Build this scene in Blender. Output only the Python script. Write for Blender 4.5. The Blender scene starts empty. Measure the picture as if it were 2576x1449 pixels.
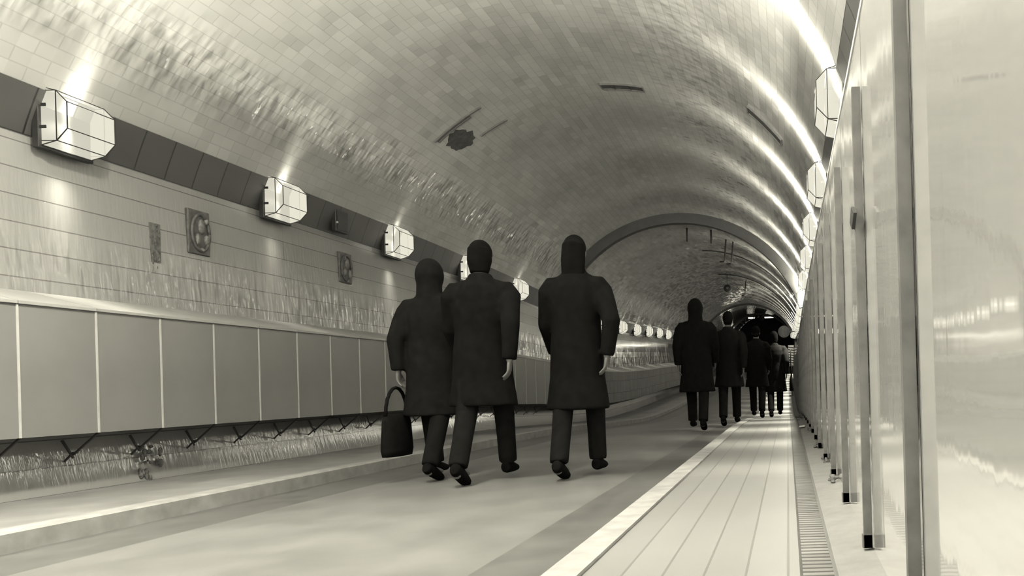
import bpy, bmesh, math, random
from mathutils import Vector, Matrix
random.seed(7)
D = bpy.data
C = bpy.context.scene.collection
S = bpy.context.scene
PI = math.pi
CREAM = (1.0, 0.965, 0.80, 1.0)

# ------------------------------------------------------------------ the lie of the tunnel
H_CAM = 0.57
CX, CZ, R = -2.15, 1.44, 2.75            # axis and radius of the tube, above the walkway
PROF = [(-6, 0), (9, 0), (11, -.025), (12.8, -.07), (15, -.145), (17, -.19), (18.8, -.19), (20.8, -.14), (22.8, -.07),
        (24.8, .02), (26.8, .10), (30.8, .24), (34.8, .40), (40, .72), (50, 1.3), (60, 1.95), (72, 2.8)]
def zp(y):
    if y <= PROF[0][0]: return PROF[0][1]
    for i in range(len(PROF) - 1):
        a, b = PROF[i], PROF[i + 1]
        if y <= b[0]:
            p0 = PROF[i - 1] if i > 0 else a
            p3 = PROF[i + 2] if i + 2 < len(PROF) else b
            h = b[0] - a[0]; t = (y - a[0]) / h
            m0 = (b[1] - p0[1]) / (b[0] - p0[0]); m1 = (p3[1] - a[1]) / (p3[0] - a[0])
            return ((2*t**3 - 3*t*t + 1) * a[1] + (t**3 - 2*t*t + t) * h * m0 + (-2*t**3 + 3*t*t) * b[1] + (t**3 - t*t) * h * m1)
    return PROF[-1][1]
def frange(a, b, d):
    n = max(1, int(round((b - a) / d)))
    return [a + (b - a) * i / n for i in range(n + 1)]
Y0, Y1 = -3.0, 70.0
STATIONS = frange(Y0, Y1, 0.5)
def vault(theta, y, inset=0.0):          # theta from the crown, + towards the right-hand wall
    r = R - inset
    return Vector((CX + r * math.sin(theta), y, CZ + r * math.cos(theta) + zp(y)))

# ------------------------------------------------------------------ materials
def mat(name):
    m = D.materials.new(name); m.use_nodes = True
    nt = m.node_tree; nt.nodes.clear()
    out = nt.nodes.new('ShaderNodeOutputMaterial')
    b = nt.nodes.new('ShaderNodeBsdfPrincipled')
    nt.links.new(b.outputs[0], out.inputs[0])
    return m, nt, b, out
def g(v): return (v, v * .99, v * .965, 1)
def N(nt, kind, **kw):
    n = nt.nodes.new(kind)
    for k, v in kw.items():
        if k.startswith('i_'): n.inputs[k[2:].replace('_', ' ')].default_value = v
        else: setattr(n, k, v)
    return n
def math_node(nt, op, a, b=None):
    n = nt.nodes.new('ShaderNodeMath'); n.operation = op
    for i, v in enumerate((a, b)):
        if v is None: continue
        if isinstance(v, (int, float)): n.inputs[i].default_value = v
        else: nt.links.new(v, n.inputs[i])
    return n.outputs[0]
def plain(name, v, rough=.6, var=.25, scale=6., metal=0., bump=.0, spec=.5):
    m, nt, b, out = mat(name)
    tc = N(nt, 'ShaderNodeTexCoord')
    no = N(nt, 'ShaderNodeTexNoise'); no.inputs['Scale'].default_value = scale; no.inputs['Detail'].default_value = 5
    nt.links.new(tc.outputs['Object'], no.inputs['Vector'])
    cr = N(nt, 'ShaderNodeValToRGB')
    cr.color_ramp.elements[0].position = .3; cr.color_ramp.elements[1].position = .7
    cr.color_ramp.elements[0].color = g(v * (1 - var)); cr.color_ramp.elements[1].color = g(min(1, v * (1 + var)))
    nt.links.new(no.outputs[0], cr.inputs[0]); nt.links.new(cr.outputs[0], b.inputs['Base Color'])
    b.inputs['Roughness'].default_value = rough; b.inputs['Metallic'].default_value = metal
    b.inputs['Specular IOR Level'].default_value = spec
    if bump:
        bu = N(nt, 'ShaderNodeBump'); bu.inputs['Strength'].default_value = bump; bu.inputs['Distance'].default_value = .01
        nt.links.new(no.outputs[0], bu.inputs['Height']); nt.links.new(bu.outputs[0], b.inputs['Normal'])
    return m
def tile_mat(name, v1, v2, mortar, w, h, msize, rough, tilt, offset=.5, streak=None, bump=.4, spec=.5, dirt=.15, uneven=()):
    """glazed tiling laid out in metres along UV, every tile set at its own slight angle"""
    m, nt, b, out = mat(name)
    uv = N(nt, 'ShaderNodeUVMap')
    br = N(nt, 'ShaderNodeTexBrick'); br.offset = offset; br.squash = 1.0
    br.inputs['Scale'].default_value = 1.0
    br.inputs['Color1'].default_value = g(v1); br.inputs['Color2'].default_value = g(v2); br.inputs['Mortar'].default_value = g(mortar)
    br.inputs['Mortar Size'].default_value = msize; br.inputs['Mortar Smooth'].default_value = .1
    br.inputs['Brick Width'].default_value = w; br.inputs['Row Height'].default_value = h
    nt.links.new(uv.outputs[0], br.inputs['Vector'])
    # broad dirt and damp in the glaze
    no = N(nt, 'ShaderNodeTexNoise'); no.inputs['Scale'].default_value = 1.3; no.inputs['Detail'].default_value = 6
    nt.links.new(uv.outputs[0], no.inputs['Vector'])
    ma = math_node(nt, 'MULTIPLY', no.outputs[0], 2 * dirt)
    ma = math_node(nt, 'SUBTRACT', 1 + dirt, ma)
    mx = N(nt, 'ShaderNodeMixRGB', blend_type='MULTIPLY'); mx.inputs[0].default_value = 1
    nt.links.new(br.outputs['Color'], mx.inputs[1]); nt.links.new(ma, mx.inputs[2])
    nt.links.new(mx.outputs[0], b.inputs['Base Color'])
    # cell id
    sp = N(nt, 'ShaderNodeSeparateXYZ'); nt.links.new(uv.outputs[0], sp.inputs[0])
    row = math_node(nt, 'FLOOR', math_node(nt, 'DIVIDE', sp.outputs[1], h))
    par = math_node(nt, 'MULTIPLY', math_node(nt, 'FLOORED_MODULO', row, 2.0), offset)
    col = math_node(nt, 'FLOOR', math_node(nt, 'ADD', math_node(nt, 'DIVIDE', sp.outputs[0], w), par))
    cb = N(nt, 'ShaderNodeCombineXYZ'); nt.links.new(col, cb.inputs[0]); nt.links.new(row, cb.inputs[1])
    wn = N(nt, 'ShaderNodeTexWhiteNoise', noise_dimensions='2D'); nt.links.new(cb.outputs[0], wn.inputs['Vector'])
    vs = N(nt, 'ShaderNodeVectorMath', operation='SUBTRACT'); vs.inputs[1].default_value = (.5, .5, .5)
    nt.links.new(wn.outputs['Color'], vs.inputs[0])
    sc = N(nt, 'ShaderNodeVectorMath', operation='SCALE'); sc.inputs['Scale'].default_value = tilt
    nt.links.new(vs.outputs[0], sc.inputs[0])
    ge = N(nt, 'ShaderNodeNewGeometry')
    ad = N(nt, 'ShaderNodeVectorMath', operation='ADD'); nt.links.new(ge.outputs['Normal'], ad.inputs[0]); nt.links.new(sc.outputs[0], ad.inputs[1])
    for (c0, wd, amp, su, sv) in uneven:                      # courses laid unevenly: (arc position, half width, slope)
        mp0 = N(nt, 'ShaderNodeMapping'); mp0.inputs['Scale'].default_value = (su, sv, 1); nt.links.new(uv.outputs[0], mp0.inputs['Vector'])
        nn = N(nt, 'ShaderNodeTexNoise'); nn.inputs['Scale'].default_value = 1; nn.inputs['Detail'].default_value = 2; nt.links.new(mp0.outputs[0], nn.inputs['Vector'])
        v0 = N(nt, 'ShaderNodeVectorMath', operation='SUBTRACT'); v0.inputs[1].default_value = (.5, .5, .5); nt.links.new(nn.outputs['Color'], v0.inputs[0])
        k0 = math_node(nt, 'DIVIDE', math_node(nt, 'ABSOLUTE', math_node(nt, 'SUBTRACT', sp.outputs[1], c0)), wd)
        k0 = math_node(nt, 'MULTIPLY', math_node(nt, 'MAXIMUM', math_node(nt, 'SUBTRACT', 1.0, k0), 0.0), amp)
        s0 = N(nt, 'ShaderNodeVectorMath', operation='SCALE'); nt.links.new(v0.outputs[0], s0.inputs[0]); nt.links.new(k0, s0.inputs['Scale'])
        a0 = N(nt, 'ShaderNodeVectorMath', operation='ADD'); nt.links.new(ad.outputs[0], a0.inputs[0]); nt.links.new(s0.outputs[0], a0.inputs[1]); ad = a0
    nz = N(nt, 'ShaderNodeVectorMath', operation='NORMALIZE'); nt.links.new(ad.outputs[0], nz.inputs[0])
    bu = N(nt, 'ShaderNodeBump', invert=True); bu.inputs['Strength'].default_value = bump; bu.inputs['Distance'].default_value = .004
    nt.links.new(br.outputs['Fac'], bu.inputs['Height']); nt.links.new(nz.outputs[0], bu.inputs['Normal'])
    last = bu
    if streak:                                        # runs down the glaze: quick along the wall, slow up it
        mp = N(nt, 'ShaderNodeMapping'); mp.inputs['Scale'].default_value = streak
        nt.links.new(uv.outputs[0], mp.inputs['Vector'])
        n2 = N(nt, 'ShaderNodeTexNoise'); n2.inputs['Scale'].default_value = 1; n2.inputs['Detail'].default_value = 3
        nt.links.new(mp.outputs[0], n2.inputs['Vector'])
        b2 = N(nt, 'ShaderNodeBump'); b2.inputs['Strength'].default_value = .35; b2.inputs['Distance'].default_value = .006
        nt.links.new(n2.outputs[0], b2.inputs['Height']); nt.links.new(bu.outputs[0], b2.inputs['Normal']); last = b2
    nt.links.new(last.outputs[0], b.inputs['Normal'])
    b.inputs['Roughness'].default_value = rough
    b.inputs['Specular IOR Level'].default_value = spec
    return m
def emis(name, strength, trans=0.0, col=CREAM):
    m, nt, b, out = mat(name)
    nt.nodes.remove(b)
    e = N(nt, 'ShaderNodeEmission'); e.inputs[0].default_value = col; e.inputs[1].default_value = strength
    if trans:
        t = N(nt, 'ShaderNodeBsdfTransparent'); t.inputs[0].default_value = (trans, trans, trans, 1)
        a = N(nt, 'ShaderNodeAddShader'); nt.links.new(e.outputs[0], a.inputs[0]); nt.links.new(t.outputs[0], a.inputs[1])
        nt.links.new(a.outputs[0], out.inputs[0])
    else:
        nt.links.new(e.outputs[0], out.inputs[0])
    return m
def film_mat():
    m, nt, b, out = mat('glossy_film')
    tc = N(nt, 'ShaderNodeTexCoord')
    mp = N(nt, 'ShaderNodeMapping'); mp.inputs['Scale'].default_value = (1, 7.0, .35)
    nt.links.new(tc.outputs['Object'], mp.inputs['Vector'])
    n1 = N(nt, 'ShaderNodeTexNoise'); n1.inputs['Scale'].default_value = 1; n1.inputs['Detail'].default_value = 3
    nt.links.new(mp.outputs[0], n1.inputs['Vector'])
    bu = N(nt, 'ShaderNodeBump'); bu.inputs['Strength'].default_value = .35; bu.inputs['Distance'].default_value = .004
    nt.links.new(n1.outputs[0], bu.inputs['Height']); nt.links.new(bu.outputs[0], b.inputs['Normal'])
    b.inputs['Base Color'].default_value = g(.9)
    b.inputs['Roughness'].default_value = .06
    b.inputs['IOR'].default_value = 1.6; b.inputs['Metallic'].default_value = .74
    return m
M = {
    'vault': tile_mat('vault_tiles', .315, .34, .275, .22, .092, .004, .12, .12, bump=.35, spec=1., uneven=((.60, .38, 2.0, 26, 7), (4.4, 1.2, .6, 20, 8))),
    'wall': tile_mat('wall_tiles', .215, .23, .105, 9.0, .172, .004, .11, .03, streak=(42, 5, 1), bump=.5, spec=.8, uneven=((1.45, .36, .9, 30, 3.5),)),
    'band': tile_mat('band_slabs', .05, .062, .012, .262, .40, .006, .45, .02, offset=0.0, bump=.5),
    'sett': tile_mat('walkway_setts', .17, .19, .12, 7.0, .125, .004, .40, .05, bump=.4, dirt=.2),
    'grate': tile_mat('drain_slabs', .12, .17, .04, .045, .6, .009, .5, .04, offset=0.0, bump=.8, dirt=.3),
    'asphalt': plain('roadway_surface', .12, .40, .18, 3., bump=.15),
    'track': plain('dark_track_strip', .075, .42, .2, 5., bump=.1),
    'kerb': plain('pale_kerb_stone', .24, .5, .22, 9., bump=.25),
    'walk': plain('walkway_screed', .19, .45, .2, 4., bump=.15),
    'concrete': plain('pale_concrete', .13, .8, .15, 12., bump=.3),
    'steel': plain('dark_steel', .018, .45, .3, 8.),
    'lampmetal': plain('black_lamp_metal', .012, .5, .2, 20.),
    'clad': plain('grey_casing_sheet', .165, .45, .10, 2.),
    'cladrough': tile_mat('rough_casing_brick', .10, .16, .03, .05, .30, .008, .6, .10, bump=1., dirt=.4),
    'strip': plain('pale_cover_strip', .42, .4, .1, 10.),
    'lid': plain('casing_lid_board', .28, .42, .15, 3.),
    'batten': plain('dark_batten_wood', .09, .5, .3, 14.),
    'film': film_mat(),
    'relief': plain('dull_ceramic', .055, .5, .45, 26., bump=.6),
    'relieflight': plain('worn_ceramic', .11, .45, .4, 40., bump=.6),
    'mortar': plain('bare_mortar', .08, .9, .5, 30., bump=.8),
    'darkbrick': plain('dark_brick', .03, .9, .5, 20., bump=.8),  # dark tone for the slot fills and the bare brick
    'frame': plain('grey_metal_frame', .09, .45, .2, 20.),
    'black': plain('black_paint', .012, .6, .2, 10.),
    'white': plain('white_paint', .72, .5, .05, 10.),
    'blue': plain('dark_sign_face', .005, .5, .1, 10.),
    'signpaint': plain('dull_sign_paint', .09, .6, .1, 10.),
    'paper': plain('white_paper', .8, .8, .05, 10.),
    'rubble': plain('dark_rubble', .07, .9, .5, 30., bump=.6),
    'skin': plain('skin', .09, .55, .1, 15.),
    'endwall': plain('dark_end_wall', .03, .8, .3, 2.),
    'glass': emis('lit_lamp_glass', .62, .30),
    'tube': emis('fluorescent_tube', 3.0),
    'flood': emis('floodlight_face', 6.0),
}
def cloth(name, v): return plain(name, v * .5, .95, .25, 18., bump=.2, spec=.04)
for n_, v_ in (('coat_black', .010), ('coat_dark', .014), ('coat_grey', .020), ('trouser', .013), ('trouser_grey', .024), ('hair', .008), ('shoe', .008), ('bag', .012)):
    M[n_] = cloth(n_, v_)

# ------------------------------------------------------------------ mesh helper
class MB:
    def __init__(s): s.v = []; s.f = []; s.uv = {}; s.mi = {}
    def add(s, vs, fs, uvs=None, mi=0):
        o = len(s.v); s.v += [Vector(p) for p in vs]
        for k, f in enumerate(fs):
            s.mi[len(s.f)] = mi
            if uvs: s.uv[len(s.f)] = [uvs[i] for i in f]
            s.f.append([o + i for i in f])
        return s
    def box(s, a, b, mi=0):
        x0, y0, z0 = a; x1, y1, z1 = b
        return s.hexa([(x0,y0,z0),(x1,y0,z0),(x1,y1,z0),(x0,y1,z0),(x0,y0,z1),(x1,y0,z1),(x1,y1,z1),(x0,y1,z1)], mi)
    def hexa(s, p, mi=0):
        return s.add(p, [(0,3,2,1),(4,5,6,7),(0,1,5,4),(1,2,6,5),(2,3,7,6),(3,0,4,7)], None, mi)
    def bar(s, a, b, w, d=None, mi=0):               # square bar between two points
        a, b = Vector(a), Vector(b); t = (b - a).normalized(); d = d or w
        ref = Vector((0, 0, 1)) if abs(t.z) < .9 else Vector((0, 1, 0))
        p = t.cross(ref).normalized() * w / 2; q = t.cross(p).normalized() * d / 2
        return s.hexa([a-p-q, a+p-q, a+p+q, a-p+q, b-p-q, b+p-q, b+p+q, b-p+q], mi)
    def tube(s, pts, rad, n=10, ref=None, mi=0):     # rad: numbers or (ra, rb)
        pts = [Vector(p) for p in pts]; o = len(s.v); rings = []
        for i, p in enumerate(pts):
            t = (pts[min(i+1, len(pts)-1)] - pts[max(i-1, 0)]).normalized()
            rf = Vector(ref) if ref else (Vector((1, 0, 0)) if abs(t.x) < .9 else Vector((0, 1, 0)))
            a = (rf - t * rf.dot(t)).normalized(); b = t.cross(a)
            ra, rb = rad[i] if isinstance(rad[i], (tuple, list)) else (rad[i], rad[i])
            rings.append([p + a * ra * math.cos(2*PI*k/n) + b * rb * math.sin(2*PI*k/n) for k in range(n)])
        vs = [q for r in rings for q in r]; fs = []
        for i in range(len(rings) - 1):
            for k in range(n):
                fs.append((i*n+k, i*n+(k+1)%n, (i+1)*n+(k+1)%n, (i+1)*n+k))
        fs.append(tuple(reversed(range(n)))); fs.append(tuple((len(rings)-1)*n+k for k in range(n)))
        return s.add(vs, fs, None, mi)
    def ball(s, c, r, n=14, m=10, mi=0):
        c = Vector(c); rx, ry, rz = r if isinstance(r, (tuple, list)) else (r, r, r)
        vs = [c + Vector((0, 0, -rz))]
        for i in range(1, m):
            a = -PI/2 + PI*i/m
            for k in range(n): vs.append(c + Vector((rx*math.cos(a)*math.cos(2*PI*k/n), ry*math.cos(a)*math.sin(2*PI*k/n), rz*math.sin(a))))
        vs.append(c + Vector((0, 0, rz))); fs = []
        for k in range(n): fs.append((0, 1+(k+1)%n, 1+k))
        for i in range(m-2):
            for k in range(n): fs.append((1+i*n+k, 1+i*n+(k+1)%n, 1+(i+1)*n+(k+1)%n, 1+(i+1)*n+k))
        L = len(vs)-1
        for k in range(n): fs.append((L, 1+(m-2)*n+k, 1+(m-2)*n+(k+1)%n))
        return s.add(vs, fs, None, mi)
    def sweep(s, prof, ys, mi=0, closed=False, v0=0.0, zf=zp):   # profile [(x, z)] carried along the tunnel; UV in metres
        L = [v0]
        for a, b in zip(prof, prof[1:]): L.append(L[-1] + math.hypot(b[0]-a[0], b[1]-a[1]))
        vs = []; uvs = []
        for y in ys:
            for (x, z), l in zip(prof, L): vs.append((x, y, z + zf(y))); uvs.append((y + 20, l))
        n = len(prof); fs = []
        for i in range(len(ys)-1):
            for k in range(n-1): fs.append((i*n+k, (i+1)*n+k, (i+1)*n+k+1, i*n+k+1))
        return s.add(vs, fs, uvs, mi)
    def build(s, name, mats, parent=None, smooth=False, loc=None):
        me = D.meshes.new(name); me.from_pydata([tuple(v) for v in s.v], [], s.f)
        if s.uv:
            ul = me.uv_layers.new(name='UVMap')
            for p in me.polygons:
                u = s.uv.get(p.index)
                if u:
                    for li, c in zip(p.loop_indices, u): ul.data[li].uv = c
        for m in (mats if isinstance(mats, (list, tuple)) else [mats]): me.materials.append(m)
        for p in me.polygons:
            p.material_index = s.mi.get(p.index, 0); p.use_smooth = smooth
        me.update()
        o = D.objects.new(name, me); C.objects.link(o)
        if parent: o.parent = parent
        if loc: o.location = loc
        return o
def bevel(o, w=.004, seg=2):
    m = o.modifiers.new('edge', 'BEVEL'); m.width = w; m.segments = seg; m.limit_method = 'ANGLE'; return o
def bevel_o(o, w): bevel(o, w); return o
def empty(name, loc, rz=0.):
    o = D.objects.new(name, None); C.objects.link(o); o.location = loc; o.rotation_euler = (0, 0, rz); o.empty_display_size = .1; return o
def tag(o, label, cat, group=None, kind=None):
    o['label'] = label; o['category'] = cat
    if group: o['group'] = group
    if kind: o['kind'] = kind
    return o
def struct(o, label=None):
    o['kind'] = 'structure'
    if label: o['label'] = label
    return o
def copy_tree(o, parent=None):
    c = o.copy(); C.objects.link(c)
    if parent: c.parent = parent
    for ch in list(o.children): copy_tree(ch, c)
    return c
ORD = ['first', 'second', 'third', 'fourth', 'fifth', 'sixth', 'seventh', 'eighth', 'ninth', 'tenth', 'eleventh', 'twelfth', 'thirteenth',
       'fourteenth', 'fifteenth', 'sixteenth', 'seventeenth', 'eighteenth', 'nineteenth', 'twentieth']
TENS = {20: ('twentieth', 'twenty'), 30: ('thirtieth', 'thirty'), 40: ('fortieth', 'forty'), 50: ('fiftieth', 'fifty')}
def ordinal(n):
    if n <= 20: return ORD[n-1]
    t, u = n // 10 * 10, n % 10
    return TENS[t][0] if u == 0 else TENS[t][1] + '-' + ORD[u-1]

# ------------------------------------------------------------------ the setting
TH_L = -math.acos((2.55 - CZ) / R); TH_R = -TH_L                 # vault springs from the top of the dark band
arc = lambda a, b, n, ins=0.: [(CX + (R-ins)*math.sin(a+(b-a)*i/n), CZ + (R-ins)*math.cos(a+(b-a)*i/n)) for i in range(n+1)]
struct(MB().sweep(arc(TH_L, TH_R, 72), STATIONS).build('ceiling', M['vault'], smooth=True), 'glazed tile barrel vault of the tunnel')
TH_B = -math.acos((2.26 - CZ) / R)
lw = [(-4.49, 0), (-4.56, .30), (-4.66, .62), (-4.72, .95), (-4.745, 1.5), (CX + R*math.sin(TH_B), 2.26)]
struct(MB().sweep(lw, STATIONS).build('wall_left', M['wall'], smooth=True), 'glazed tile side wall under the left lamps')
struct(MB().sweep(arc(TH_B, TH_L, 4, .006), STATIONS).build('trim_1', M['band'], smooth=True), 'dark slab band between the left lamps')
struct(MB().sweep(arc(-TH_L, -TH_B, 4, .006), STATIONS).build('trim_2', M['band'], smooth=True), 'dark slab band between the right lamps')
rw = [(CX - R*math.sin(TH_B), 2.26), (.50, 1.5), (.46, .8), (.45, 0)]
struct(MB().sweep(rw, STATIONS).build('wall_right', M['wall'], smooth=True), 'tiled side wall behind the hoarding')
fl = MB()
fl.sweep([(-4.50, 0), (-3.50, 0)], STATIONS, 0)
fl.sweep([(-3.50, 0), (-3.50, .012), (-3.39, .012), (-3.38, .004), (-3.38, -.08)], STATIONS, 1)
fl.sweep([(-3.38, -.08), (-2.93, -.075)], STATIONS, 2)
fl.sweep([(-2.93, -.075), (-2.6, -.062), (-2.03, -.055), (-1.45, -.062), (-1.13, -.075)], STATIONS, 3)
fl.sweep([(-1.13, -.075), (-.76, -.08)], STATIONS, 2)
fl.sweep([(-.76, -.08), (-.76, .004), (-.75, .012), (-.64, .012), (-.64, 0)], STATIONS, 1)
fl.sweep([(-.64, 0), (.02, 0)], STATIONS, 4)
fl.sweep([(.02, 0), (.12, 0)], STATIONS, 5)
fl.sweep([(.12, 0), (.46, 0)], STATIONS, 6)
struct(fl.build('floor', [M['walk'], M['kerb'], M['track'], M['asphalt'], M['sett'], M['grate'], M['concrete']]), 'roadway between two raised walkways')
struct(MB().sweep([(.12, 0), (.125, .03), (.255, .045), (.26, 0)], frange(Y0, 31, .5)).build('baseboard_right', M['concrete']), 'pale concrete strip at the foot of the hoarding')
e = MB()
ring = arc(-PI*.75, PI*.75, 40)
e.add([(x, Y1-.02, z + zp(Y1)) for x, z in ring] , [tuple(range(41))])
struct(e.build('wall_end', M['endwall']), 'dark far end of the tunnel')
def rib(name, y, depth, width, m, a=TH_B):
    b = MB(); n = 80; vs = []
    for i in range(n+1):
        t = a + (-2*a) * i / n
        for (ins, dy) in ((-.02, 0), (depth, 0), (depth, width), (-.02, width)):
            vs.append(vault(t, y + dy, ins))
    fs = []
    for i in range(n):
        for k in range(4): fs.append((i*4+k, i*4+(k+1)%4, (i+1)*4+(k+1)%4, (i+1)*4+k))
    fs += [(0,1,2,3), (n*4+3, n*4+2, n*4+1, n*4)]
    return b.add(vs, fs).build(name, m)
struct(rib('trim_3', 14.9, .20, .16, M['steel']), 'broad dark steel rib spanning the vault')
struct(rib('trim_4', 40.5, .10, .25, M['steel']), 'far dark rib spanning the vault')
struct(rib('trim_5', 58.0, .10, .2, M['frame']), 'farthest pale rib spanning the vault')

# ------------------------------------------------------------------ lamps
LP = [(.0, .185), (.095, .160), (.165, .085), (.165, -.085), (.095, -.160), (.0, -.185)]   # glass profile (depth, height)
LW = .165
def make_lamp(name):
    root = empty(name, (0, 0, 0))                     # x points out of the wall, origin on the wall
    plate = bevel_o(MB().box((-.03, -.185, -.205), (.012, .185, .205)).build('back_plate', M['lampmetal'], root), .004)
    b = MB(); n = len(LP)
    vs = [(.012+d, -LW, z) for d, z in LP] + [(.012+d, LW, z) for d, z in LP]
    fs = [(k, k+1, n+k+1, n+k) for k in range(n-1)] + [tuple(reversed(range(n))), tuple(range(n, 2*n))]
    b.add(vs, fs); shade = b.build('glass_shade', M['glass'], root)
    fr = MB(); w = .005
    for k in range(n):
        d, z = LP[k]; fr.bar((.014+d, -LW-.002, z), (.014+d, LW+.002, z), w)
    for sy in (-1, 1):
        for k in range(n-1):
            (d0, z0), (d1, z1) = LP[k], LP[k+1]
            fr.bar((.014+d0, sy*(LW+.001), z0), (.014+d1, sy*(LW+.001), z1), w)
        fr.bar((.014, sy*(LW+.001), LP[1][1]), (.014+LP[1][0], sy*(LW+.001), LP[1][1]), w)
        fr.bar((.014, sy*(LW+.001), LP[4][1]), (.014+LP[4][0], sy*(LW+.001), LP[4][1]), w)
        fr.bar((.014+LP[1][0], sy*(LW+.001), LP[1][1]), (.014+LP[4][0], sy*(LW+.001), LP[4][1]), w)
    fr.build('frame', M['lampmetal'], shade)
    for z in (-.07, .07): MB().box((.010, -LW-.004, z-.010), (.045, -LW+.002, z+.010)).build('clip', M['lampmetal'], plate)
    return root
def lamp_light(power, sigma, base, cross, down, radius=.03, power_z=2.0, up=1.0):
    """a wall lamp or an added fill light, throwing a fan of light across the tunnel, narrow along it"""
    l = D.lights.new('lamp_bulb', 'POINT'); l.energy = power; l.shadow_soft_size = radius; l.color = CREAM[:3]
    l.use_nodes = True; nt = l.node_tree; em = nt.nodes['Emission']
    tc = N(nt, 'ShaderNodeTexCoord'); sp = N(nt, 'ShaderNodeSeparateXYZ'); nt.links.new(tc.outputs['Normal'], sp.inputs[0])
    q = math_node(nt, 'DIVIDE', sp.outputs[1], sigma)
    q = math_node(nt, 'MULTIPLY', math_node(nt, 'MULTIPLY', q, q), -.5)
    q = math_node(nt, 'ADD', math_node(nt, 'EXPONENT', q), base)
    zz = math_node(nt, 'POWER', math_node(nt, 'ABSOLUTE', sp.outputs[2]), power_z)
    zz = math_node(nt, 'ADD', math_node(nt, 'MULTIPLY', zz, 1 - cross), cross)
    dn = math_node(nt, 'LESS_THAN', sp.outputs[2], 0.0)
    zz = math_node(nt, 'MULTIPLY', zz, math_node(nt, 'ADD', up, math_node(nt, 'MULTIPLY', dn, down - up)))
    nt.links.new(math_node(nt, 'MULTIPLY', q, zz), em.inputs['Strength'])
    return l
SP = 2.0; YL0 = 4.84
proto = make_lamp('wall_lamp')
NAMED = {1: 'large wall lamp at the left edge of the picture, nearest in the left row',
         2: 'wall lamp on the dark left band, second from the near end, above the relief plaque',
         3: 'third wall lamp in the left row, just left of the walking pair',
         4: 'wall lamp in the left row hidden behind the heads of the walking pair',
         5: 'wall lamp in the left row shining between the pair and the single walker'}
POW_L = lambda k: {-1: 500, 0: 900, 1: 230, 2: 90, 3: 40}.get(k, 26)
POW_R = lambda k: {-1: 120, 0: 120, 1: 3600, 2: 5600}.get(k, 8500 if k < 6 else 11500)
def place_lamp(k, side):
    global proto
    y = YL0 + SP * (k-1); z = 2.39 + zp(y)
    th = math.acos((2.39 - CZ) / R) * side
    p = vault(th, y, .0)
    o = proto if (k == 1 and side < 0) else copy_tree(proto)
    o.location = (p.x - side*.02, y, z); o.rotation_euler = (0, 0, 0 if side < 0 else PI)
    if side < 0:
        if k < 1: lab = 'wall lamp of the left row behind the viewer, %s before the picture edge' % ('first' if k == 0 else 'second')
        else: lab = NAMED.get(k) or 'small far lamp of the left wall row, %s counted from the near end' % ordinal(k)
        grp = 'lamps along the left wall'
    else:
        lab = ('wall lamp above the hoarding behind the viewer, %s before the picture edge' % ('first' if k == 0 else 'second')) if k < 1 else \
              'bright wall lamp above the glossy hoarding, %s in the right row from the near end' % ordinal(k)
        grp = 'lamps along the right wall'
    tag(o, lab, 'lamp', grp)
    li = D.objects.new('lamp_bulb', lamp_light((POW_L if side < 0 else POW_R)(k), (.13 if k > 0 else .3) if side < 0 else .15, .05 if side < 0 else .24, (.04 if side < 0 else .026) if k > 0 else .6, (6. if k > 2 else 1.6) if side < 0 else .5, .03, 2. if side < 0 else 9.))
    C.objects.link(li); li.location = (p.x - side*.10, y, z)
for k in range(1, 18): place_lamp(k, -1)
for k in range(1, 22): place_lamp(k, 1)
for k in (0, -1): place_lamp(k, -1); place_lamp(k, 1)

# unseen area light added behind the viewer to brighten the near end
ml = D.lights.new('rear_fill', 'AREA'); ml.shape = 'RECTANGLE'; ml.size = 4.2; ml.size_y = 2.8; ml.energy = 130; ml.color = CREAM[:3]
mo = D.objects.new('rear_fill', ml); C.objects.link(mo); mo.location = (CX, -2.9, 1.9); mo.rotation_euler = (PI/2, 0, 0)

# added point light without a fixture, brightening the near left wall
pe = D.objects.new('near_fill', lamp_light(620, 9., 0., 1., .3, .12)); C.objects.link(pe); pe.location = (-2.9, 1.5, 2.6)
pe = D.objects.new('up_fill', lamp_light(520, 9., 0., 1., 0., .12)); C.objects.link(pe); pe.location = (-1.7, 4.3, 3.05)  # unseen light added to brighten the near part of the vault
# two unseen fill lights added above the frame to brighten the near surfaces
for i_, y_ in enumerate((3.0, .6)):
    pe = D.objects.new('crown_fill', lamp_light((1500, 760)[i_], .36, .0, 1., 1., .10, 2., .42)); C.objects.link(pe); pe.location = (CX, y_, 3.80)

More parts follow.
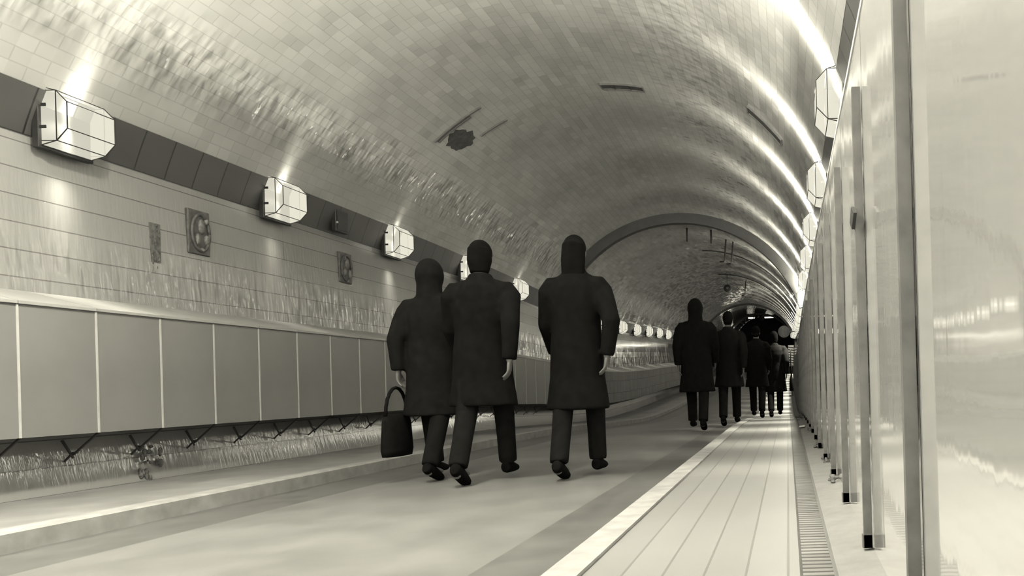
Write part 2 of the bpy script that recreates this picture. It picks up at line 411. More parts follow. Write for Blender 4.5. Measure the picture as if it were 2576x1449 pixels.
# ------------------------------------------------------------------ boxed casing along the left wall
XF = -4.30
def casing(y0, y1, n, far):
    root = empty('pipe_casing', (XF, (y0+y1)/2, zp((y0+y1)/2)))
    L = lambda x, y, z: (x - root.location.x, y - root.location.y, z + zp(y) - root.location.z)
    gp = .003
    a, b = y0+gp, y1-gp
    f = MB(); f.hexa([L(XF-.02,a,.37), L(XF,a,.37), L(XF,b,.37), L(XF-.02,b,.37), L(XF-.02,a,1.13), L(XF,a,1.13), L(XF,b,1.13), L(XF-.02,b,1.13)])
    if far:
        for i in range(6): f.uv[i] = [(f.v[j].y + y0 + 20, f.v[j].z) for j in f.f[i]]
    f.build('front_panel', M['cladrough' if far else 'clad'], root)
    d = MB(); d.hexa([L(-4.725,a,1.245), L(XF+.012,a,1.125), L(XF+.012,b,1.125), L(-4.725,b,1.245), L(-4.725,a,1.262), L(XF+.012,a,1.142), L(XF+.012,b,1.142), L(-4.725,b,1.262)])
    d.build('sloping_lid', M['lid'], root)
    u = MB(); u.hexa([L(-4.60,a,.372), L(XF-.02,a,.372), L(XF-.02,b,.372), L(-4.60,b,.372), L(-4.60,a,.386), L(XF-.02,a,.386), L(XF-.02,b,.386), L(-4.60,b,.386)])
    u.build('bottom_board', M['steel'], root)
    if not far:
        st = MB(); st.hexa([L(XF,a-.006,.37), L(XF+.004,a-.006,.37), L(XF+.004,a+.006,.37), L(XF,a+.006,.37), L(XF,a-.006,1.12), L(XF+.004,a-.006,1.12), L(XF+.004,a+.006,1.12), L(XF,a+.006,1.12)])
        st.build('cover_strip', M['strip'], root)
        k = MB()
        k.bar(L(XF-.01, y0+.01, .37), L(-4.47, y0+.01, .235), .011); k.bar(L(-4.47, y0+.01, .215), L(-4.50, y0-.03, .33), .011)
        k.bar(L(-4.47, y0+.01, .25), L(-4.55, y0+.02, .18), .009)
        k.build('bracket', M['steel'], root)
    return root
n = 0; y = 1.765
while y < 13.4:
    o = casing(y, y+.469, n, False); n += 1
    tag(o, 'smooth grey boxed casing section on the left wall, %s from the near end' % ordinal(n), 'casing', 'smooth casing sections along the left wall'); y += .469
n = 0
while y < 36:
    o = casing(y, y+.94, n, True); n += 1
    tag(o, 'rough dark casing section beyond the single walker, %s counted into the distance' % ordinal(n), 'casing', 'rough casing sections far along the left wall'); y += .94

# ------------------------------------------------------------------ glossy hoarding on the right
XH = .25; HT = 1.685
n = 0; y = .55
while y < 30.5:
    y1 = y + .85; n += 1
    root = empty('hoarding_panel', (XH, y, zp(y)))
    L = lambda x, yy, z: (x - XH, yy - y, z + zp(yy) - zp(y))
    nz = 6; p = MB(); bow = random.uniform(-.004, .004)
    for (xa, flip) in ((XH, 0), (XH+.018, 1)):
        vs = []; fs = []
        for i in range(5):
            yy = y + .003 + (y1 - y - .006) * i/4
            for j in range(nz+1):
                vs.append(L(xa + bow*math.sin(PI*i/4), yy, .045 + (HT-.045)*j/nz))
        for i in range(4):
            for j in range(nz):
                q = (i*(nz+1)+j, i*(nz+1)+j+1, (i+1)*(nz+1)+j+1, (i+1)*(nz+1)+j)
                fs.append(q if not flip else tuple(reversed(q)))
        p.add(vs, fs)
    p.build('sheet', M['film'], root, smooth=True)
    r = MB(); r.hexa([L(XH-.004,y,HT-.012), L(XH+.022,y,HT-.012), L(XH+.022,y1,HT-.012), L(XH-.004,y1,HT-.012), L(XH-.004,y,HT+.006), L(XH+.022,y,HT+.006), L(XH+.022,y1,HT+.006), L(XH-.004,y1,HT+.006)])
    r.build('top_rail', M['strip'], root)
    b = MB(); b.box((-.030, .004, .05), (-.004, .028, 1.465)); b.box((-.034, .004, .05), (-.004, .032, .09)); bat = b.build('batten', M['batten'], root)
    if n == 3:                                        # the diamond clip on one batten
        c = MB(); zc = 1.065
        c.add([(-.040, -.055, zc), (-.040, .016, zc-.035), (-.040, .085, zc), (-.040, .016, zc+.035), (-.03, -.055, zc), (-.03, .016, zc-.035), (-.03, .085, zc), (-.03, .016, zc+.035)],
              [(0,1,2,3), (7,6,5,4), (0,4,5,1), (1,5,6,2), (2,6,7,3), (3,7,4,0)]); c.build('diamond_clip', M['black'], bat)
    tag(root, 'glossy film-wrapped hoarding panel with a dark batten, %s from the near end' % ordinal(n), 'hoarding panel', 'glossy hoarding panels along the right wall')
    y = y1

# ------------------------------------------------------------------ things on the left wall
def wallx(z):
    for (x0, z0), (x1, z1) in zip(lw, lw[1:]):
        if z0 <= z <= z1: return x0 + (x1-x0)*(z-z0)/(z1-z0)
    return lw[-1][0]
def plaque(y, zc, w, h, label, flipped):
    root = empty('relief_plaque', (wallx(zc), y, zc + zp(y)))
    s = MB(); s.box((-.02, -w/2, -h/2), (.02, w/2, h/2)); bevel(s.build('slab', M['relief'], root), .008, 2)
    m_ = MB(); nn = 28; pts = [(.024, (w*.40)*math.cos(2*PI*i/nn) + .008, (h*.41)*math.sin(2*PI*i/nn)) for i in range(nn+1)]
    m_.tube(pts, [.013]*len(pts), 8, ref=(1, 0, 0)); m_.build('oval_border', M['relief'], root, True)
    q = MB()
    for (a, c, r, k) in ((0, .05, .055, 1.6), (.05, -.05, .04, 1.5), (-.045, -.06, .035, 2.0), (.045, .10, .03, 1.5), (0, -.14, .035, .8)):
        if flipped: a = -a
        q.ball((.02, a+.02, c), (.022, r*.6, r*k*.7))
    q.build('raised_figure', M['relieflight'], root, True)
    return tag(root, label, 'plaque', 'reliefs on the left wall')
plaque(5.97, 1.91, .22, .36, 'upright ceramic relief plaque with an oval, under the second left lamp', False)
plaque(7.95, 1.93, .22, .33, 'dim ceramic relief plaque on the shaded wall left of the walking pair', True)
b = MB(); zz = 1.70; x = wallx(zz); nn = 9
b.box((-.02, -.045, -.20), (.004, .045, .20))
for i in range(26):
    a, c = random.uniform(-.04, .04), random.uniform(-.19, .19); b.ball((.004, a, c), (.006, random.uniform(.004, .012), random.uniform(.008, .02)), 6, 4)
tag(b.build('bare_patch', M['mortar'], None, False, (x, 5.56, zz)), 'narrow upright patch of missing tiles left of the near relief plaque', 'wall patch')
b = MB(); b.box((0, -.11, -.12), (.05, .11, .12)); root = empty('junction_box', (vault(-math.acos((2.40-CZ)/R), 7.80).x, 7.80, 2.40))
bevel(b.build('box', M['steel'], root), .006); b = MB(); b.box((.05, -.09, -.10), (.056, .09, .10)); b.build('cover', M['lampmetal'], root)
b = MB(); b.ball((.056, -.10, -.03), .012); b.build('pale_spot', M['strip'], root, True)  # small pale ball at the edge of the cover
tag(root, 'dark flat junction box on the left band between second and third lamp', 'junction box')
b = MB()
for i in range(22):
    a = random.uniform(-.09, .09); c = random.uniform(0, .24); b.ball((.0 - .07*c, a + c*.25, c), (.012, random.uniform(.005, .02), random.uniform(.008, .03)), 6, 4)
tag(b.build('flaking_patch', M['mortar'], None, False, (-4.49, 5.15, .01)), 'patch of flaking plaster at the foot of the left wall', 'wall patch')

# ------------------------------------------------------------------ things in the vault
def curved_box(th0, th1, y0, y1, ins0, ins1, n=10):
    vs = []
    for i in range(n+1):
        t = th0 + (th1-th0)*i/n
        for (yy, ins) in ((y0, ins0), (y0, ins1), (y1, ins1), (y1, ins0)): vs.append(vault(t, yy, ins))
    fs = [(i*4+k, (i+1)*4+k, (i+1)*4+(k+1)%4, i*4+(k+1)%4) for i in range(n) for k in range(4)]
    return vs, fs + [(3,2,1,0), (n*4, n*4+1, n*4+2, n*4+3)]
def slot(name, th0, th1, y0, y1, label, bars):
    root = empty(name, vault((th0+th1)/2, (y0+y1)/2)); o = root.location
    def part(nm, m, *a):
        vs, fs = curved_box(*a); return MB().add([v-o for v in vs], fs).build(nm, m, root)
    part('opening', M['darkbrick'], th0, th1, y0, y1, -.01, .012)  # recess darkness lies in this slab's colour, nothing is cut out
    w = .012/R
    for nm, a in (('rim', (th0, th1, y0-.012, y0, -.01, .022)), ('rim', (th0, th1, y1, y1+.012, -.01, .022)), ('rim', (th0-w, th0, y0-.012, y1+.012, -.01, .022)), ('rim', (th1, th1+w, y0-.012, y1+.012, -.01, .022))):
        part(nm, M['frame'], *a)
    for t in bars: part('crossbar', M['steel'], t-w/2, t+w/2, y0, y1, 0, .02)
    return tag(root, label, 'vent', 'slots in the vault')
slot('vent_slot', .005, .185, 8.78, 8.90, 'narrow dark slot at the crown of the vault', (.06, .13))
slot('vent_slot', .72, .90, 7.82, 7.98, 'narrow dark slot high on the right haunch of the vault', ())
vs, fs = curved_box(-.84, -.62, 8.75, 9.25, -.01, .006)
rootp = empty('open_patch', vault(-.73, 9.0)); o = rootp.location
# ragged hole in the tiles on the left haunch
b = MB(); nn = 26; cen = []; ringv = []
for i in range(nn):
    a = 2*PI*i/nn; rr = random.uniform(.75, 1.1)
    ringv.append(vault(-.672 + .062*rr*math.cos(a), 8.86 + .24*rr*math.sin(a), .006) - o)
b.add(ringv + [v + (o - Vector((CX, o.y, CZ))).normalized()*.03 for v in ringv], [tuple(reversed(range(nn)))] + [(i, (i+1)%nn, nn+(i+1)%nn, nn+i) for i in range(nn)])
b.build('bare_brick', M['darkbrick'], rootp)
for (ta, tb, ya) in ((-.745, -.50, 8.50), (-.735, -.56, 8.56), (-.60, -.46, 9.05)):
    vs, fs = curved_box(ta, tb, ya, ya+.02, -.01, .02); MB().add([v-o for v in vs], fs).build('edge_strip', M['frame'], rootp)
tag(rootp, 'ragged dark hole in the tiles on the left haunch with metal edge strips', 'wall patch')
def rod(name, pts, r, m, label, cat, group=None, smooth=True):
    o = Vector(pts[0]); b = MB(); b.tube([Vector(p)-o for p in pts], [r]*len(pts), 8)
    return tag(b.build(name, m, None, smooth, o), label, cat, group)
def vz(x, y): return CZ + math.sqrt(R*R - (x-CX)**2) + zp(y)
for (x, y, dz, lab) in ((-2.13, 16.2, .30, 'short dark rod hanging from the vault, leftmost beyond the broad rib'), (-1.60, 16.2, .30, 'short dark rod hanging from the vault, right of the leftmost rod')):
    rod('hanger_rod', [(x, y, vz(x, y)+.01), (x, y, vz(x, y)-dz)], .02, M['steel'], lab, 'hanger', 'rods hanging from the vault')
for (x, y, dz, lab) in ((-1.36, 16.9, .52, 'dark hooked hanger in the vault, left one of the close pair'), (-1.20, 16.9, .52, 'dark hooked hanger in the vault, right one of the close pair'), (-1.42, 26.0, .50, 'far dark hooked hanger in the vault, right of the hanging disc')):
    z0 = vz(x, y); rod('hook_hanger', [(x+.03, y, z0+.01), (x, y, z0-dz*.6), (x-.01, y, z0-dz+.05), (x-.04, y, z0-dz), (x-.13, y, z0-dz)], .018, M['steel'], lab, 'hanger', 'hooked hangers in the vault')
for (yy, a, bth, lab) in ((18.8, .02, 1.0, 'thin dark conduit bent around the vault, nearer of two'), (24.3, -.02, 1.02, 'thin dark conduit bent around the vault, farther of two')):
    pts = [vault(a + (bth-a)*i/24, yy, .02) for i in range(25)]
    rod('conduit', pts, .016, M['steel'], lab, 'conduit', 'conduits around the vault')
x, y = -1.92, 24.4; z0 = vz(x, y); root = empty('hanging_disc', (x, y, z0))
b = MB(); b.tube([(0,0,.01), (0,0,-.34)], [.012, .012], 8); b.build('stem', M['steel'], root, True)
b = MB(); b.tube([(0,-.05,-.46), (0,-.03,-.46), (0,.03,-.46), (0,.05,-.46)], [.11, .125, .125, .11], 24, ref=(1,0,0)); b.build('disc', M['black'], root, True)
b = MB(); b.tube([(0,-.06,-.46), (0,-.05,-.46)], [.03, .04], 16, ref=(1,0,0)); b.build('hub', M['frame'], root, True)
b = MB(); b.bar((-.07,0,-.36), (-.07,0,-.46), .012); b.bar((.07,0,-.36), (.07,0,-.46), .012); b.bar((-.07,0,-.34), (.07,0,-.34), .012); b.build('yoke', M['steel'], root)
tag(root, 'round dark disc hanging on a stem from the vault', 'hanging disc')

# ------------------------------------------------------------------ far end
def tube_light(x0, x1, y, z, label):
    root = empty('tube_light', ((x0+x1)/2, y, z)); h = (x1-x0)/2
    b = MB(); b.tube([(-h,0,0), (h,0,0)], [.05, .05], 12); b.build('tube', M['tube'], root, True)
    b = MB(); b.box((-h-.04, -.06, .06), (h+.04, .08, .14)); b.build('housing', M['steel'], root)
    b = MB(); b.bar((-h*.6,0,.14), (-h*.6,0,.5), .02); b.bar((h*.6,0,.14), (h*.6,0,.5), .02); b.build('hanger', M['steel'], root)
    tag(root, label, 'tube light', 'tube lights at the far end')
ye = 60.; se = 1850/ye
def X(px, s): return (px-1982)/s
tube_light(X(1890, se)-.1, X(1906, se)-.1, ye, 5.85, 'short glowing tube light at the far end, left of the round sign')
tube_light(X(1931, se)-.1, X(1961, se)-.1, ye, 5.85, 'long glowing tube light at the far end, right of the round sign')
root = empty('round_sign', (X(1912, se)-.12, ye-.3, 5.85)); 
b = MB(); nn = 24; pts = [(.24*math.cos(2*PI*i/nn), 0, .24*math.sin(2*PI*i/nn)) for i in range(nn+1)]
b.tube(pts, [.03]*(nn+1), 8, ref=(0,1,0)); b.build('ring', M['black'], root, True)
b = MB(); b.bar((-.22,0,0), (.22,0,0), .03); b.bar((0,0,-.22), (0,0,.6), .03); b.build('crossbar', M['black'], root)
tag(root, 'small dark ring-shaped sign between the far tube lights', 'sign')
root = empty('signal_box', (X(1924, se)-.12, ye-.4, 5.75)); b = MB(); b.box((-.14,-.1,-.2), (.14,.1,.35)); bevel(b.build('case', M['black'], root), .02)
b = MB(); b.bar((0,0,.35), (0,0,.75), .04); b.build('hanger', M['steel'], root)
tag(root, 'dark box hanging between the far tube lights', 'signal box')
root = empty('floodlight', (-4.0, 62., 1.75+zp(62)+.9)); 
b = MB(); b.tube([(0,-.22,0), (0,-.18,0)], [.20, .22], 16, ref=(1,0,0)); b.build('lit_face', M['flood'], root, True)
b = MB(); b.tube([(0,-.18,0), (0,.1,0)], [.25, .12], 16, ref=(1,0,0)); b.build('reflector', M['steel'], root, True)
b = MB(); b.bar((0,0,0), (-.75,0,0), .05); b.build('arm', M['steel'], root)
tag(root, 'dazzling floodlight on the left wall at the far end', 'floodlight')

# pedestrian sign and striped board on the right
y = 26.; root = empty('pedestrian_sign', (-.085, y, 2.29 + zp(y) - .02))
b = MB(); b.tube([(0,-.01,0), (0,.01,0)], [.21, .21], 32, ref=(1,0,0)); sd_ = b.build('disc', M['blue'], root)
b = MB(); pts = [(.205*math.cos(2*PI*i/32), -.012, .205*math.sin(2*PI*i/32)) for i in range(33)]; b.tube(pts, [.010]*33, 6, ref=(0,1,0)); b.build('border', M['signpaint'], sd_)
def figure(sx, sc, lab):
    f = MB(); q = lambda a, c: (sx + a*sc, -.014, c*sc)
    f.tube([(q(0,.095)[0], -.016, q(0,.095)[2]), (q(0,.095)[0], -.011, q(0,.095)[2])], [.022*sc]*2, 12, ref=(1,0,0))
    for a, c, w in ((q(0,.07), q(.0,-.02), .05), (q(0,-.02), q(.035,-.13), .026), (q(0,-.02), q(-.035,-.13), .026), (q(.0,.06), q(.045,-.0), .016), (q(0,.06), q(-.045,.0), .016)):
        f.bar(a, c, w*sc, .005)
    f.build(lab, M['signpaint'], sd_)
figure(-.045, 1.15, 'adult_symbol'); figure(.06, .8, 'child_symbol')
b = MB(); b.bar((.1, .02, 0), (.50, .02, 0), .03); b.build('arm', M['steel'], root)
tag(root, 'round dark pedestrian sign with pale figures, jutting from the right wall', 'sign')
y = 25.6; zc = 1.42; root = empty('striped_board', (.14, y, zc + zp(y)))
b = MB(); b.box((-.10, -.01, -.36), (.10, .01, .36)); bd_ = b.build('board', M['white'], root)
for i in range(8):
    b = MB(); z0 = -.34 + i*.088
    b.hexa([(-.098,-.014,z0), (.098,-.014,z0-.03 if i else z0), (.098,-.011,z0-.03 if i else z0), (-.098,-.011,z0), (-.098,-.014,z0+.04), (.098,-.014,z0+.01), (.098,-.011,z0+.01), (-.098,-.011,z0+.04)])
    b.build('stripe', M['steel'], bd_)
b = MB(); b.bar((0, .02, -zc), (0, .02, .36), .03); b.box((-.1, -.06, -zc), (.1, .1, -zc+.04)); b.build('post', M['steel'], root)
tag(root, 'upright board with slanting stripes beside the far hoarding', 'warning board')

# litter at the foot of the hoarding
b = MB(); b.add([(-.03,-.09,.004), (.03,-.07,.006), (.04,.08,.012), (-.025,.09,.005), (-.03,-.09,.0), (.03,-.07,.0), (.04,.08,.0), (-.025,.09,.0)], [(0,1,2,3), (7,6,5,4), (0,4,5,1), (1,5,6,2), (2,6,7,3), (3,7,4,0)])
tag(b.build('paper_scrap', M['paper'], None, False, (.145, 8.5, .046)), 'small white paper scrap lying by the concrete strip', 'paper')
def clump(y, n, sx, sy, label, x=.19, z=.05):
    b = MB()
    for i in range(n):
        b.ball((random.gauss(0, sx), random.gauss(0, sy), abs(random.gauss(.008, .012))), (random.uniform(.008, .022), random.uniform(.015, .06), random.uniform(.006, .018)), 6, 4)
    tag(b.build('rubble_heap', M['rubble'], None, False, (x, y, z + zp(y) - .008)), label, 'rubble', 'crumbs along the foot of the hoarding', 'stuff')
clump(11.6, 34, .03, .35, 'dark heap of broken bits by the far end of the strip')
clump(8.0, 9, .012, .15, 'thin trail of dark crumbs on the strip beside the paper scrap', .225)
clump(5.75, 6, .010, .07, 'small dark crumbs at a batten foot, third heap from the near end', .225)
clump(4.75, 6, .010, .07, 'small dark crumbs at a batten foot, second heap from the near end', .225)
clump(3.85, 7, .010, .09, 'small dark crumbs at a batten foot, nearest heap on the strip', .225)

# ------------------------------------------------------------------ people
def fuse(name, mb, m, parent, voxel, smooth_it=4):
    o = mb.build(name, m, None)
    r = o.modifiers.new('fuse', 'REMESH'); r.mode = 'VOXEL'; r.voxel_size = voxel; r.use_smooth_shade = True
    s = o.modifiers.new('soften', 'SMOOTH'); s.factor = .5; s.iterations = smooth_it
    dg = bpy.context.evaluated_depsgraph_get()
    me = D.meshes.new_from_object(o.evaluated_get(dg)); old = o.data
    o.modifiers.clear(); o.data = me; D.meshes.remove(old); me.name = name
    if not me.materials: me.materials.append(m)
    for p in me.polygons: p.use_smooth = True
    if parent: o.parent = parent
    return o
def lerp(a, b, t): return a + (b - a) * t
def person(x, y, z, H, heading, label, stride=1., side=1, hem=.52, coat='coat_black', trouser='trouser', wide=1., hair='short', hood=False, bag=None, arm_out=0., vox=.008, lean=0.):
    k = H / 1.75
    root = empty('person', (x, y, z), heading)
    # --- joints (facing +y)
    def leg(s, th, sh):
        hip = Vector((.088*s, 0, .92))
        kn = hip + Vector((.005*s, math.sin(th)*.43, -math.cos(th)*.43))
        an = kn + Vector((-.005*s, math.sin(sh)*.41, -math.cos(sh)*.41))
        return [hip, kn, an]
    A = .36*stride
    legF = leg(side, A, A*.55); legB = leg(-side, -A*.55, -A*1.35)
    drop = min(legF[2].z - .085, legB[2].z - .085 - .07*stride)
    legs = [legF, legB]
    for L_ in legs:
        for p in L_: p.z -= drop
    up = -drop
    P = lambda a, b, c: Vector((a, b + lean*(max(0, c-.9)), c + up))
    sh_w = .185*wide
    def arm(s, sw, out=0.):
        shd = P(sh_w*s, 0, 1.385)
        el = shd + Vector(((.045+out)*s, math.sin(sw)*.28 - .02, -math.cos(sw)*.285))
        wr = el + Vector(((-.01-out*.6)*s, math.sin(sw+.35)*.25, -math.cos(sw+.35)*.25))
        return [shd, el, wr]
    armA = arm(side, -.38*stride, arm_out if side > 0 else 0); armB = arm(-side, .34*stride, arm_out if side < 0 else 0)
    toK = lambda pts: [p*k for p in pts]
    # --- one continuous body
    b = MB()
    b.tube(toK([P(0,0,.84), P(0,0,.95), P(0,.01,1.10), P(0,.0,1.27), P(0,-.01,1.40), P(0,-.01,1.46)]), [(.15*k,.10*k), (.17*k,.11*k), (.135*k,.095*k), (.16*k,.11*k), (.165*k,.09*k), (.08*k,.07*k)], 16, ref=(1,0,0))
    b.tube(toK([P(0,-.01,1.42), P(0,.0,1.50), P(0,.012,1.58)]), [.062*k, .055*k, .055*k], 12, ref=(1,0,0))
    hc = P(0, .02, 1.635)
    b.ball(hc*k, (.074*k, .092*k, .112*k), 20, 14)
    b.ball((hc + Vector((0,.022,-.055)))*k, (.055*k, .066*k, .060*k), 14, 10)                        # jaw
    b.tube(toK([hc+Vector((0,.088,.012)), hc+Vector((0,.108,-.022)), hc+Vector((0,.092,-.032))]), [.008*k, .013*k, .012*k], 8, ref=(1,0,0))   # nose
    b.ball((hc+Vector((0,.084,-.062)))*k, (.024*k,.012*k,.008*k), 10, 6)                                # mouth
    for s in (-1, 1):
        b.ball((hc+Vector((.074*s,-.004,-.008)))*k, (.010*k,.020*k,.032*k), 8, 8)                      # ears
        b.ball((hc+Vector((.030*s,.084,.016)))*k, (.013*k,.009*k,.009*k), 8, 6)                        # eyes
    for L_ in legs:
        h_, kn, an = L_
        b.tube(toK([h_+Vector((0,0,.02)), lerp(h_,kn,.35), kn, lerp(kn,an,.3), lerp(kn,an,.75), an]), [.088*k,.080*k,.055*k,.056*k,.040*k,.036*k], 12)
        b.tube(toK([an+Vector((0,-.05,-.05)), an+Vector((0,.05,-.045)), an+Vector((0,.14,-.062))]), [(.032*k,.03*k),(.040*k,.032*k),(.036*k,.018*k)], 10, ref=(1,0,0))
    for s, AR in ((side, armA), (-side, armB)):
        sd, el, wr = AR
        b.tube(toK([sd, lerp(sd,el,.5), el, lerp(el,wr,.4), wr]), [.040*k,.045*k,.040*k,.039*k,.027*k], 12)
        d = (wr-el).normalized(); inward = Vector((-s, 0, 0)); fw = d.cross(inward).normalized() * (1 if s > 0 else -1)
        if fw.y < 0: fw = -fw
        pal = wr + d*.045
        b.tube(toK([wr, wr+d*.03, pal+d*.03]), [(.018*k,.024*k),(.016*k,.036*k),(.014*k,.038*k)], 10, ref=(1,0,0))
        for i, (off, ln) in enumerate(((.028,.070), (.010,.080), (-.009,.074), (-.027,.058))):
            a0 = pal + d*.018 + fw*off; a1 = a0 + d*ln*.45 + inward*.006; a2 = a1 + d*ln*.35 + inward*.018; a3 = a2 + d*ln*.2 + inward*.018
            b.tube(toK([a0,a1,a2,a3]), [.0095*k,.009*k,.0085*k,.007*k], 8)
        t0 = wr + d*.025 + fw*.022; t1 = t0 + d*.03 + fw*.022 + inward*.008; t2 = t1 + d*.03 + fw*.006 + inward*.01
        b.tube(toK([t0,t1,t2]), [.012*k,.011*k,.008*k], 8)
    fuse('body', b, M['skin'], root, vox, 3)
    # --- coat
    c = MB(); hz = hem; w = wide
    prof = [(hz, .205*w + .06*(.92-hz), .15 + .04*(.92-hz)), ((hz+.95)/2, .20*w, .145), (.95, .19*w, .14), (1.10, .175*w, .132), (1.26, .19*w, .142), (1.36, .185*w, .130), (1.42, .155*w, .115), (1.465, .105, .095), (1.49, .082, .085), (1.515, .078, .080)]
    c.tube(toK([P(0, -.0, q[0]) for q in prof]), [(q[1]*k, q[2]*k) for q in prof], 24, ref=(1,0,0))
    for s, AR in ((side, armA), (-side, armB)):
        sd, el, wr = AR
        c.tube(toK([sd+Vector((-.10*s,0,.045)), sd+Vector((-.03*s,0,.012)), sd+Vector((.008*s,0,-.045)), lerp(sd,el,.5), el, lerp(el,wr,.5), lerp(el,wr,.98)]), [.05*k,.074*k,.080*k,.074*k,.066*k,.058*k,.052*k], 14)
    if hood:
        c.ball((hc+Vector((0,-.022,.0)))*k, (.108*k,.118*k,.145*k), 18, 12); c.tube(toK([P(0,-.01,1.46), P(0,-.01,1.58)]), [.10*k,.095*k], 14, ref=(1,0,0))
    fuse('hooded_coat' if hood else 'coat', c, M[coat], root, .013, 5)
    # --- trousers
    t = MB()
    t.tube(toK([P(0,0,.86), P(0,0,.95), P(0,0,1.03)]), [(.165*k,.115*k),(.172*k,.118*k),(.15*k,.11*k)], 16, ref=(1,0,0))
    for L_ in legs:
        h_, kn, an = L_
        t.tube(toK([h_+Vector((0,0,.02)), lerp(h_,kn,.4), kn, lerp(kn,an,.5), an+Vector((0,-.005,.0))]), [.100*k,.092*k,.074*k,.068*k,.066*k], 14)
    fuse('trousers', t, M[trouser], root, .012, 4)
    for L_ in legs:
        an = L_[2]; pitch = 0 if L_ is legF else -.45*stride
        sh = MB(); q = lambda a, c_: an + Vector((0, a*math.cos(pitch) - c_*math.sin(pitch)*0, c_ + a*math.sin(pitch)))
        sh.tube(toK([q(-.075,-.035), q(-.03,-.035), q(.05,-.045), q(.13,-.058), q(.165,-.064)]), [(.034*k,.040*k),(.043*k,.050*k),(.047*k,.042*k),(.045*k,.030*k),(.030*k,.018*k)], 14, ref=(1,0,0))
        fuse('shoe', sh, M['shoe'], root, .009, 3)
    if not hood:
        h = MB()
        h.ball((hc+Vector((0,-.012,.026)))*k, (.084*k,.098*k,.104*k), 18, 12)
        if hair == 'long':
            h.tube(toK([hc+Vector((0,-.03,.05)), hc+Vector((0,-.055,-.06)), hc+Vector((0,-.07,-.17)), hc+Vector((0,-.08,-.28))]), [(.084*k,.085*k),(.088*k,.072*k),(.084*k,.046*k),(.056*k,.022*k)], 16, ref=(1,0,0))
        elif hair == 'bob':
            h.tube(toK([hc+Vector((0,-.02,.06)), hc+Vector((0,-.03,-.03)), hc+Vector((0,-.035,-.12))]), [(.084*k,.085*k),(.088*k,.078*k),(.066*k,.055*k)], 16, ref=(1,0,0))
        else:
            h.ball((hc+Vector((0,-.04,-.03)))*k, (.074*k,.062*k,.075*k), 14, 10)
        fuse('hair', h, M['hair'], root, .010, 3)
    return tag(root, label, 'person', 'people walking through the tunnel'), {'wrA': armA[2]*k, 'wrB': armB[2]*k, 'up': up, 'k': k}
ROAD = -.066
p1, _ = person(-2.07, 5.0, ROAD + .0, 1.63, .05, 'person in a dark coat walking away, taller right-hand one of the near pair', 1., 1, .55, 'coat_black', 'trouser', 1.08, 'bob')
p2, i2 = person(-2.56, 5.3, ROAD, 1.55, -.05, 'person in a dark hooded coat walking away, shorter left-hand one of the near pair', .8, -1, .50, 'coat_dark', 'trouser', 1.05, 'short', True)
p3, i3 = person(-1.47, 5.15, ROAD, 1.67, 0., 'person in a long dark coat walking away alone, right of the near pair', .75, 1, .48, 'coat_black', 'trouser', 1.0, 'long', False, None, .05)
p4, _ = person(-1.27, 10.3, ROAD + zp(10.3), 1.80, .03, 'person in dark clothes farther along the road, taller left one of two', .8, -1, .50, 'coat_black', 'trouser', 1.1, 'short', True, vox=.012)
p5, _ = person(-.92, 11.6, ROAD + zp(11.6), 1.78, 0., 'person in dark clothes farther along the road, right one of two by the kerb', .9, 1, .58, 'coat_dark', 'trouser', 1.05, 'short', vox=.012)
p6, _ = person(-4.0, 31., zp(31.), 1.74, 0., 'tiny far person in dark clothes standing on the left walkway', .2, 1, .55, 'coat_dark', 'trouser', 1., 'short', vox=.014)
p7, _ = person(-.60, 14.4, zp(14.4), 1.77, 0., 'person in dark clothes walking on the right walkway, left one of two', .9, -1, .58, 'coat_black', 'trouser', 1.05, 'short', vox=.012)
p8, _ = person(-.26, 14.9, zp(14.9), 1.71, 0., 'person in a wide dark coat on the right walkway, next to the hoarding', .8, 1, .50, 'coat_dark', 'trouser', 1.12, 'bob', vox=.012)
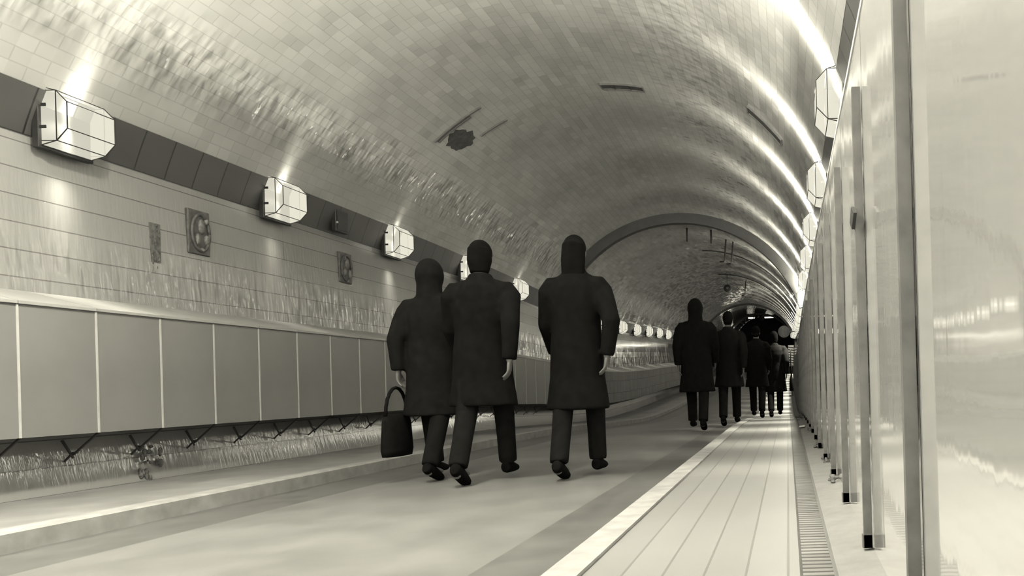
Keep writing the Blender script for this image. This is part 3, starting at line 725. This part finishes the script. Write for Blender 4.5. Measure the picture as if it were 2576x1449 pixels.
# a bag carried by the shorter of the near pair, and one on the shoulder of the walker by the hoarding
def handbag(x, y, z, w, h, d, drop, label):
    root = empty('shoulder_bag', (x, y, z))
    b = MB(); b.tube([(0,0,0), (0,0,h*.15), (0,0,h*.8), (0,0,h)], [(d*.46,w*.46), (d*.5,w*.5), (d*.42,w*.46), (d*.25,w*.42)], 18, ref=(1,0,0)); b.build('pouch', M['bag'], root, True)
    pts = [(0, w*.4*math.cos(PI*i/10), h*.95 + drop*math.sin(PI*i/10)) for i in range(11)]
    b = MB(); b.tube(pts, [.012]*11, 8, ref=(1,0,0)); b.build('strap', M['bag'], root, True)
    return tag(root, label, 'bag')
wr = i2['wrA']; handbag(-2.56 + wr.x - .035, 5.3 + wr.y + .03, ROAD + wr.z - .10 - .50, .36, .30, .14, .20, 'dark bag hanging at the left side of the shorter walker')
handbag(.07, 14.85, .52 + zp(14.9), .30, .30, .09, .55, 'dark bag at the side of the walker next to the hoarding')

# ------------------------------------------------------------------ camera
r = .028
cam = D.cameras.new('camera'); co = D.objects.new('camera', cam); C.objects.link(co)
cam.sensor_width = 36; cam.lens = 36 * 1850 / 2576
cam.shift_x = (1288 - 1982) / 2576; cam.shift_y = (960 - 724.5) / 2576
cam.clip_start = .02; cam.clip_end = 300
c_, s_ = math.cos(r), math.sin(r)
Rm = Matrix(((c_, s_, 0, 0), (0, 0, -1, 0), (-s_, c_, 0, 0), (0, 0, 0, 1)))
co.matrix_world = Matrix.Translation((0, 0, H_CAM)) @ Rm
S.camera = co

# ------------------------------------------------------------------ world and view
w = D.worlds.new('world'); S.world = w; w.use_nodes = True
w.node_tree.nodes['Background'].inputs[0].default_value = (.9, .88, .78, 1); w.node_tree.nodes['Background'].inputs[1].default_value = 1.1
S.view_settings.view_transform = 'Standard'; S.view_settings.look = 'None'; S.view_settings.gamma = 1; S.view_settings.exposure = 0
S.view_settings.use_curve_mapping = False
S.cycles.use_denoising = True
S.cycles.max_bounces = 8; S.cycles.diffuse_bounces = 1; S.cycles.sample_clamp_indirect = 8
